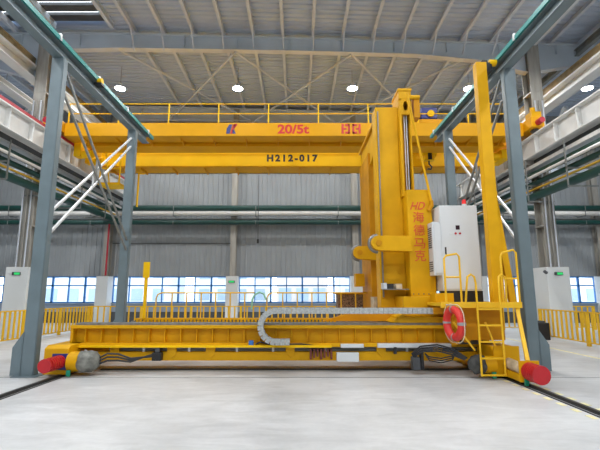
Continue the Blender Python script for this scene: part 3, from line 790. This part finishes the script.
# railing on the rear bed
hr_ = thing('guard_rail', 'thin yellow guard rail with round corners along the rear bed', 'guard rail', (0, 13.6, 1.0))
for xa, xb in ((-4.45, -1.35), (-0.95, 2.2)):
    r = MB(); z = 1.71; y = 13.35
    r.path([(xa, y, 0.84), (xa, y, 1.55), (xa+0.05, y, 1.66), (xa+0.16, y, z), (xb, y, z)], 0.022, 8)
    r.build('top_rail', 'rail_yellow', hr_)
    x = xa+0.5
    while x < xb+0.05:
        MB().box(x-0.018, x+0.018, y-0.018, y+0.018, 0.84, z).build('upright', 'rail_yellow', hr_); x += 0.46
mh = thing('hose', 'mint green hose arched over the yellow guard rail', 'hose', (-1.15, 13.2, 1.0))
MB().path([(-1.42, 13.25, 1.2), (-1.40, 13.25, 1.5), (-1.32, 13.25, 1.66), (-1.18, 13.25, 1.73), (-1.05, 13.25, 1.68), (-0.97, 13.25, 1.5)], 0.03, 8).build('hose_run', 'mint', mh)
sp = thing('crate', 'brown speckled crate behind the guard rail beside the machine column', 'crate', (1.9, 15.0, 0))
MB().box(1.42, 2.6, 14.6, 15.4, 0, 1.66).build('crate_body', 'speckle', sp, 0.01)
MB().box(1.38, 2.64, 14.56, 15.44, 1.66, 1.7).build('lid', 'yellow_deep', sp)

# ------------------------------------------------------------------ machining column (slides on the beds)
mc = thing('machining_column', 'tall yellow machine column with rounded arms standing on the bed', 'machine column', (2.6, 11.5, 1.05))
# saddle
sd = MB()
sd.box(2.22, 3.35, 9.45, 14.2, 1.05, 1.18); sd.box(2.3, 3.3, 12.62, 13.4, 0.89, 1.05); sd.box(2.42, 3.42, 9.62, 11.4, 1.18, 1.62)
sd.prism([(2.1, 1.05), (2.42, 1.3), (2.42, 1.05)], 'y', 9.46, 10.2)
sd.build('saddle', 'yellow', mc, 0.012)
# front column + deep side frame to the rear column, lintel on top
c = MB(); c.box(2.08, 2.86, 10.45, 10.95, 1.18, 6.60)
fc = c.build('front_column', 'yellow', mc, 0.015)
MB().box(2.125, 2.15, 10.38, 10.45, 1.6, 6.45).build('guide_strip', 'machined', mc)
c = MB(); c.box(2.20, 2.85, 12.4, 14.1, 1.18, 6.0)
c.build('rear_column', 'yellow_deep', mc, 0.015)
c = MB(); c.prism([(10.95, 6.6), (14.1, 6.6), (14.1, 5.6), (12.4, 5.6), (11.9, 5.75), (10.95, 5.75)], 'x', 2.26, 2.80)
c.box(2.18, 2.26, 10.95, 14.15, 6.52, 6.6)
c.build('top_beam', 'yellow', mc, 0.01)
MB().box(2.28, 2.34, 10.95, 11.25, 1.2, 5.75).build('inner_strip', 'crane', mc)
# guide column with oval hole and rope slot
gp = MB(); gx0, gx1 = 2.66, 2.98
gp.box(gx0, gx1, 10.2, 10.9, 6.72, 6.98)
gp.box(gx0-0.02, gx1+0.02, 10.18, 10.92, 6.93, 7.0)
n = 14; cx, cz, a_, b_ = 2.83, 6.52, 0.06, 0.13
z0, z1 = 6.28, 6.72
outer = []; inner = []
for k in range(n):
    t = 2*PI*k/n+PI/4; ct_, st_ = math.cos(t), math.sin(t); kk = 1/max(abs(ct_), abs(st_))
    outer.append((cx+(ct_*kk)*(gx1-gx0)/2, (z0+z1)/2+(st_*kk)*(z1-z0)/2)); inner.append((cx+ct_*a_, cz+st_*b_))
for k in range(n):
    j = (k+1) % n; gp.prism([outer[k], outer[j], inner[j], inner[k]], 'y', 10.2, 10.26)
gp.box(gx0, gx0+0.05, 10.26, 10.9, 4.1, 6.72); gp.box(gx0, gx0+0.06, 10.2, 10.26, 4.1, 6.28); gp.box(gx1-0.05, gx1, 10.2, 10.9, 6.0, 6.72); gp.box(gx1-0.06, gx1-0.02, 10.2, 10.9, 4.1, 6.0)
gp.box(gx0, gx1, 10.86, 10.9, 6.0, 6.72); gp.box(gx0, gx1-0.1, 10.40, 10.44, 4.1, 6.0)
gp.build('guide_column', 'yellow', mc, 0.006)
wr = MB()
for x in (2.80, 2.86): wr.tube((x, 10.3, 4.2), (x, 10.3, 6.4), 0.016, 8)
wr.build('lifting_rope', 'galv', mc)
MB().tube((2.90, 10.4, 4.15), (2.90, 10.4, 6.2), 0.035, 10).build('screw_shaft', 'black', mc)
MB().tube((2.9, 10.2, 6.75), (3.2, 10.2, 6.75), 0.06, 10).build('lifting_lug', 'yellow', mc)
MB().box(3.05, 3.2, 10.2, 10.5, 6.2, 6.75).build('rope_pulley_box', 'yellow_deep', mc)
# front apron plate with lettering
ap = MB(); ap.prism([(2.70, 1.55), (3.31, 1.55), (3.31, 3.4), (3.24, 4.22), (2.70, 4.22)], 'y', 9.98, 10.42)
ap.build('apron_plate', 'yellow', mc, 0.012)
text_mesh('emblem_lettering', 'HD', 0.37, 0.19, (2.95, 9.974, 3.81), 'letter_orange', mc, 0.012, 0.4)
text_mesh('name_lettering', '\u6d77', 0.27, 0.27, (2.96, 9.974, 3.53), 'letter_orange', mc, 0.004)
text_mesh('name_lettering', '\u5fb7', 0.27, 0.27, (2.96, 9.974, 3.21), 'letter_orange', mc, 0.004)
text_mesh('name_lettering', '\u9a6c', 0.27, 0.25, (2.96, 9.974, 2.885), 'letter_orange', mc, 0.004)
text_mesh('name_lettering', '\u514b', 0.27, 0.27, (2.96, 9.974, 2.59), 'letter_orange', mc, 0.004)
bt = MB()
for i in range(5): bt.tube((2.76+0.12*i, 9.982, 1.68), (2.76+0.12*i, 9.965, 1.68), 0.014, 8)
bt.build('bolt_row', 'darkgrey', mc)
# rounded arms
def arm(xt, y, z, r, x1, lab_):
    a = MB(); n = 12; pts = []
    for k in range(n+1):
        t = PI/2+PI*k/n; pts.append((xt+math.cos(t)*r, z+math.sin(t)*r))
    poly = pts+[(x1, z-r*1.15), (x1, z+r*0.95)]
    a.prism(poly, 'y', y, y+0.34)
    o = a.build('swing_arm', 'yellow', mc, 0.01)
    MB().tube((xt, y-0.02, z), (xt, y+0.01, z), r*0.4, 18).build('pivot_cap', 'yellow_deep', o)
    e = MB(); e.path([(xt+math.cos(PI/2+PI*k/16)*(r+0.015), y+0.17, z+math.sin(PI/2+PI*k/16)*(r+0.015)) for k in range(17)], 0.05, 8)
    e.build('roller_band', 'machined', o)
arm(1.93, 9.75, 2.87, 0.175, 2.72, '')
arm(1.82, 12.0, 2.86, 0.19, 2.30, '')
# small ledge, bracket box and tool shelf below the arm
MB().box(2.1, 2.66, 10.0, 10.4, 1.78, 1.80).build('shelf', 'machined', mc)
MB().box(2.14, 2.3, 10.0, 10.3, 1.80, 1.92).build('dark_switch', 'black', mc)
MB().box(2.36, 2.5, 10.0, 10.3, 1.80, 1.92).build('switch_box', 'tan', mc)
MB().box(2.06, 2.14, 10.0, 10.3, 1.80, 1.94).build('switch_end', 'cream', mc)
MB().box(2.0, 2.2, 11.0, 11.5, 1.25, 1.6).build('bearing_block', 'tan', mc, 0.01)
MB().box(1.82, 2.1, 13.0, 13.4, 1.9, 2.3).build('rear_bracket', 'yellow', mc)
# diagonal pole
MB().tube((2.80, 9.9, 6.72), (3.27, 9.9, 3.9), 0.03, 10).build('diagonal_stay', 'yellow', mc)
MB().path([(3.27, 9.9, 3.92), (3.275, 9.9, 3.80), (3.2, 9.93, 3.68)], 0.05, 8).build('stay_end', 'yellow_deep', mc)

# ------------------------------------------------------------------ access platform with ladder, mast and rails
pf = thing('access_platform', 'yellow work platform with ladder, hoop rails and tall mast', 'platform', (3.8, 9.0, 1.5))
d = MB(); d.box(2.95, 4.62, 8.72, 9.6, 1.43, 1.5); d.box(3.44, 4.62, 9.6, 10.4, 1.43, 1.5); d.box(2.95, 4.62, 8.68, 8.72, 1.40, 1.52)
d.build('deck', 'rail_yellow', pf, 0.006)
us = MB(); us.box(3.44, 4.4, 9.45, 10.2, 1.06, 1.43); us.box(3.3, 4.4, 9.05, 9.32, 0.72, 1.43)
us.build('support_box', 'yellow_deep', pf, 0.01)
hb = MB()
for xx, zz, r in ((3.42, 1.05, 0.14), (3.55, 0.8, 0.12), (3.30, 0.72, 0.10)): hb.tube((xx, 8.98, zz), (xx, 9.05, zz), r, 18)
hb.build('gear_cover', 'yellow_deep', pf)
for z in (0.3,): pass
MB().bar((3.28, 8.95, 1.1), (3.62, 8.75, 0.55), 0.035).build('strut', 'rail_yellow', pf)
MB().bar((3.95, 8.95, 1.1), (4.1, 8.85, 0.55), 0.035).build('strut', 'rail_yellow', pf)
lx0, lx1, ly = 3.65, 4.12, 8.58
for x in (lx0, lx1):
    if x == lx0: MB().path([(x, ly, 0.08), (x, ly, 1.9), (x-0.02, ly, 2.03), (x-0.09, ly, 2.08), (x-0.16, ly, 2.03), (x-0.18, ly, 1.9), (x-0.18, 8.7, 1.5)], 0.022, 8).build('ladder_rail', 'rail_yellow', pf)
    else: MB().path([(x, ly, 0.08), (x, ly, 1.9), (x+0.02, ly+0.02, 2.03), (x+0.09, ly+0.05, 2.08), (x+0.17, ly+0.08, 2.03), (x+0.19, ly+0.1, 1.9), (x+0.19, 8.7, 1.5)], 0.022, 8).build('ladder_rail', 'rail_yellow', pf)
for z in (0.10, 0.42, 0.74, 1.06, 1.38):
    MB().box(lx0, lx1, ly-0.02, ly+0.02, z-0.016, z+0.016).build('rung', 'rail_yellow', pf)
# hoop rail in front of cabinet, hoop at ladder top, side rail
MB().path([(3.09, 8.75, 1.5), (3.09, 8.75, 2.42), (3.14, 8.75, 2.48), (3.36, 8.75, 2.52), (3.41, 8.75, 2.46), (3.41, 8.75, 1.5)], 0.022, 8).build('hoop_rail', 'rail_yellow', pf)
MB().tube((3.09, 8.75, 2.03), (3.41, 8.75, 2.03), 0.018, 8).build('hoop_crossbar', 'rail_yellow', pf)
MB().path([(4.28, 8.75, 1.5), (4.28, 8.75, 2.46), (4.32, 8.75, 2.54), (4.56, 8.75, 2.60), (4.61, 8.75, 2.54), (4.61, 8.75, 1.5)], 0.022, 8).build('hoop_rail', 'rail_yellow', pf)
MB().tube((4.28, 8.75, 2.0), (4.61, 8.75, 2.0), 0.018, 8).build('hoop_crossbar', 'rail_yellow', pf)
# tall mast: tapered box with brace
ms = MB()
ms.box(4.19, 4.44, 9.0, 9.2, 1.5, 7.05)
ms.build('mast', 'yellow', pf, 0.012)
MB().bar((4.40, 9.1, 3.75), (4.64, 9.1, 1.5), 0.14, 0.1).build('mast_brace', 'yellow', pf)
MB().bar((4.44, 9.1, 3.95), (4.44, 9.1, 3.3), 0.06, 0.1).build('brace_gusset', 'yellow', pf)
MB().bar((4.55, 8.78, 1.42), (4.33, 8.12, 0.44), 0.07).build('deck_prop', 'rail_yellow', pf)
MB().box(4.44, 4.56, 9.0, 9.3, 6.82, 7.0).build('mast_head_arm', 'black', pf)
MB().box(4.06, 4.3, 9.6, 9.9, 0.62, 1.43).build('leg_plate', 'yellow', pf)

# life ring
lr = thing('life_ring', 'red life ring with grey tape hanging below the platform edge', 'life ring', (3.15, 8.56, 1.1))
R_, r_ = 0.265, 0.075
yaw = math.radians(80)
def ring_pt(t, R, off=0, wob=0):
    a, zz = math.cos(t)*R, math.sin(t)*R
    return (3.06+a*math.cos(yaw)+off*math.sin(yaw), 8.31-a*math.sin(yaw)+off*math.cos(yaw), 1.12+zz)
def torus(R, r, seg, n, t0=0, t1=2*PI, zs=1.0):
    closed = abs(t1-t0-2*PI) < 1e-6
    m = MB(); N = seg if closed else seg+1; vs = []
    for i in range(N):
        t = t0+(t1-t0)*i/seg
        for k in range(n):
            b = 2*PI*k/n; rr = R+math.cos(b)*r
            x, y, z = ring_pt(t, rr, math.sin(b)*r); vs.append((x, y, z))
    fs = []
    for i in range(seg):
        j = (i+1) % N
        for k in range(n): fs.append((i*n+k, i*n+(k+1) % n, j*n+(k+1) % n, j*n+k))
    m.add(vs, fs, True); return m
torus(R_, r_, 40, 14).build('ring_body', 'orange_red', lr)
for t in (0.02, PI/2, PI, 3*PI/2):
    torus(R_, r_+0.004, 4, 14, t-0.09, t+0.09).build('tape_band', 'tape', lr)
rp = MB(); pts = []
for i in range(48):
    t = 2*PI*i/48; pts.append(ring_pt(t, R_+r_+0.012+0.05*abs(math.sin(2*t)), 0))
rp.path(pts, 0.009, 6, True); rp.build('grab_rope', 'rope', lr)
MB().tube((3.06, 8.70, 1.47), (3.06, 8.28, 1.45), 0.012, 6).build('hanging_hook', 'galv', lr)

# control cabinet
cc = thing('control_cabinet', 'tall light grey control cabinet on the work platform', 'cabinet', (3.75, 9.6, 1.5))
MB().box(3.43, 4.24, 9.61, 10.1, 1.5, 1.75).build('plinth', 'black', cc)
MB().box(3.02, 3.42, 9.2, 9.6, 1.5, 1.70).build('plinth_block', 'yellow', cc, 0.01)
MB().box(3.34, 4.23, 9.6, 10.35, 1.75, 3.74).build('housing', 'cabinet', cc, 0.01)
dr = MB().box(3.36, 4.21, 9.585, 9.6, 1.78, 3.71).build('door', 'cabinet', cc, 0.004)
MB().box(3.42, 3.45, 9.565, 9.585, 2.58, 2.75).build('handle', 'black', dr)
MB().box(3.70, 3.79, 9.575, 9.585, 3.16, 3.26).build('display', 'screen', dr)
for i, (m_, x_) in enumerate((('boxwhite', 3.58), ('red', 3.69), ('redbar', 3.79))):
    MB().tube((x_, 9.585, 3.07), (x_, 9.57, 3.07), 0.026, 12).build('button', m_, dr)
ac = MB().box(3.16, 3.34, 9.62, 9.96, 2.1, 3.35).build('air_conditioner', 'cabinet', cc, 0.015)
gl = MB()
for k in range(10): gl.box(3.152, 3.16, 9.68, 9.92, 2.75+0.05*k, 2.775+0.05*k)
for k in range(5): gl.box(3.152, 3.16, 9.68, 9.92, 2.2+0.05*k, 2.225+0.05*k)
gl.build('air_grille', 'darkgrey', ac)
MB().box(3.20, 3.34, 9.60, 9.62, 2.15, 3.30).build('air_cover', 'cabinet', ac)
MB().tube((4.0, 9.75, 3.74), (4.0, 9.75, 3.80), 0.055, 16).build('beacon_base', 'boxwhite', cc)
MB().tube((4.0, 9.75, 3.80), (4.0, 9.75, 3.91), 0.05, 16, 0.042).build('beacon', 'beacon', cc)

# ------------------------------------------------------------------ yellow fences
def fence(p, q, label, n_panels, bars):
    t = thing('fence', label, 'fence', p)
    p, q = Vector(p), Vector(q); L = (q-p).length; d = (q-p)/L
    MB().bar(p+Vector((0,0,1.08)), q+Vector((0,0,1.08)), 0.045, 0.045).build('top_rail', 'rail_yellow', t)
    MB().bar(p+Vector((0,0,0.12)), q+Vector((0,0,0.12)), 0.04, 0.04).build('bottom_rail', 'rail_yellow', t)
    post = None; bar_ = None
    for i in range(n_panels+1):
        c = p+d*(L*i/n_panels)
        if post is None:
            post = MB().box(c.x-0.05, c.x+0.05, c.y-0.05, c.y+0.05, 0, 1.10).build('post', 'rail_yellow', t); base = post.location.copy(); c0 = c.copy()
        else:
            o = post.copy(); COL.objects.link(o); o.location = base+(c-c0)
        if i == n_panels: break
        for k in range(1, bars):
            b = c+d*(L/n_panels*k/bars)
            if bar_ is None:
                bar_ = MB().box(b.x-0.03, b.x+0.03, b.y-0.022, b.y+0.022, 0.12, 1.08).build('baluster', 'rail_yellow', t); bb = bar_.location.copy(); b0 = b.copy()
            else:
                o = bar_.copy(); COL.objects.link(o); o.location = bb+(b-b0)
    return t
fence((-9.95, 13.2, 0), (-9.75, 19.85, 0), 'yellow bar fence running along the hall side behind the wrapped motor', 3, 9)
fence((-9.7, 20.05, 0), (4.4, 20.05, 0), 'yellow bar fence crossing behind the machine bed', 6, 8)
fence((9.4, 11.2, 0), (9.5, 16.6, 0), 'yellow bar fence beside the white column box beyond the ladder', 2, 10)
fence((9.7, 20.05, 0), (14, 20.05, 0), 'yellow bar fence seen beyond the white column box', 2, 8)
bx = thing('cable_reel_box', 'small black box on the floor at the fence end by the grey post', 'box', (9.1, 15.9, 0))
MB().box(8.85, 9.3, 15.7, 16.2, 0, 0.62).build('box_body', 'black', bx, 0.03)
MB().box(8.95, 9.2, 15.8, 16.1, 0.62, 0.68).build('box_lid', 'darkgrey', bx, 0.01)

# ------------------------------------------------------------------ world, camera
wd = bpy.data.worlds.new('sky'); SC.world = wd; wd.use_nodes = True
bgn = wd.node_tree.nodes['Background']; bgn.inputs['Color'].default_value = (0.86, 0.93, 1.0, 1); bgn.inputs['Strength'].default_value = 4.8

cd = bpy.data.cameras.new('camera'); co = bpy.data.objects.new('camera', cd); COL.objects.link(co)
cd.sensor_width = 36; cd.lens = 36*416/600; cd.shift_x = 0.005; cd.clip_end = 400; cd.clip_start = 0.05
co.location = (0, 0, 1.7); co.rotation_euler = (math.radians(90+9.3), 0, 0)
SC.camera = co
SC.view_settings.view_transform = 'Standard'; SC.view_settings.look = 'None'
SC.view_settings.gamma = 1; SC.view_settings.use_curve_mapping = False
SC.view_settings.exposure = -0.3
SC.cycles.max_bounces = 8; SC.cycles.diffuse_bounces = 5; SC.cycles.transparent_max_bounces = 12
SC.cycles.caustics_reflective = False; SC.cycles.caustics_refractive = False
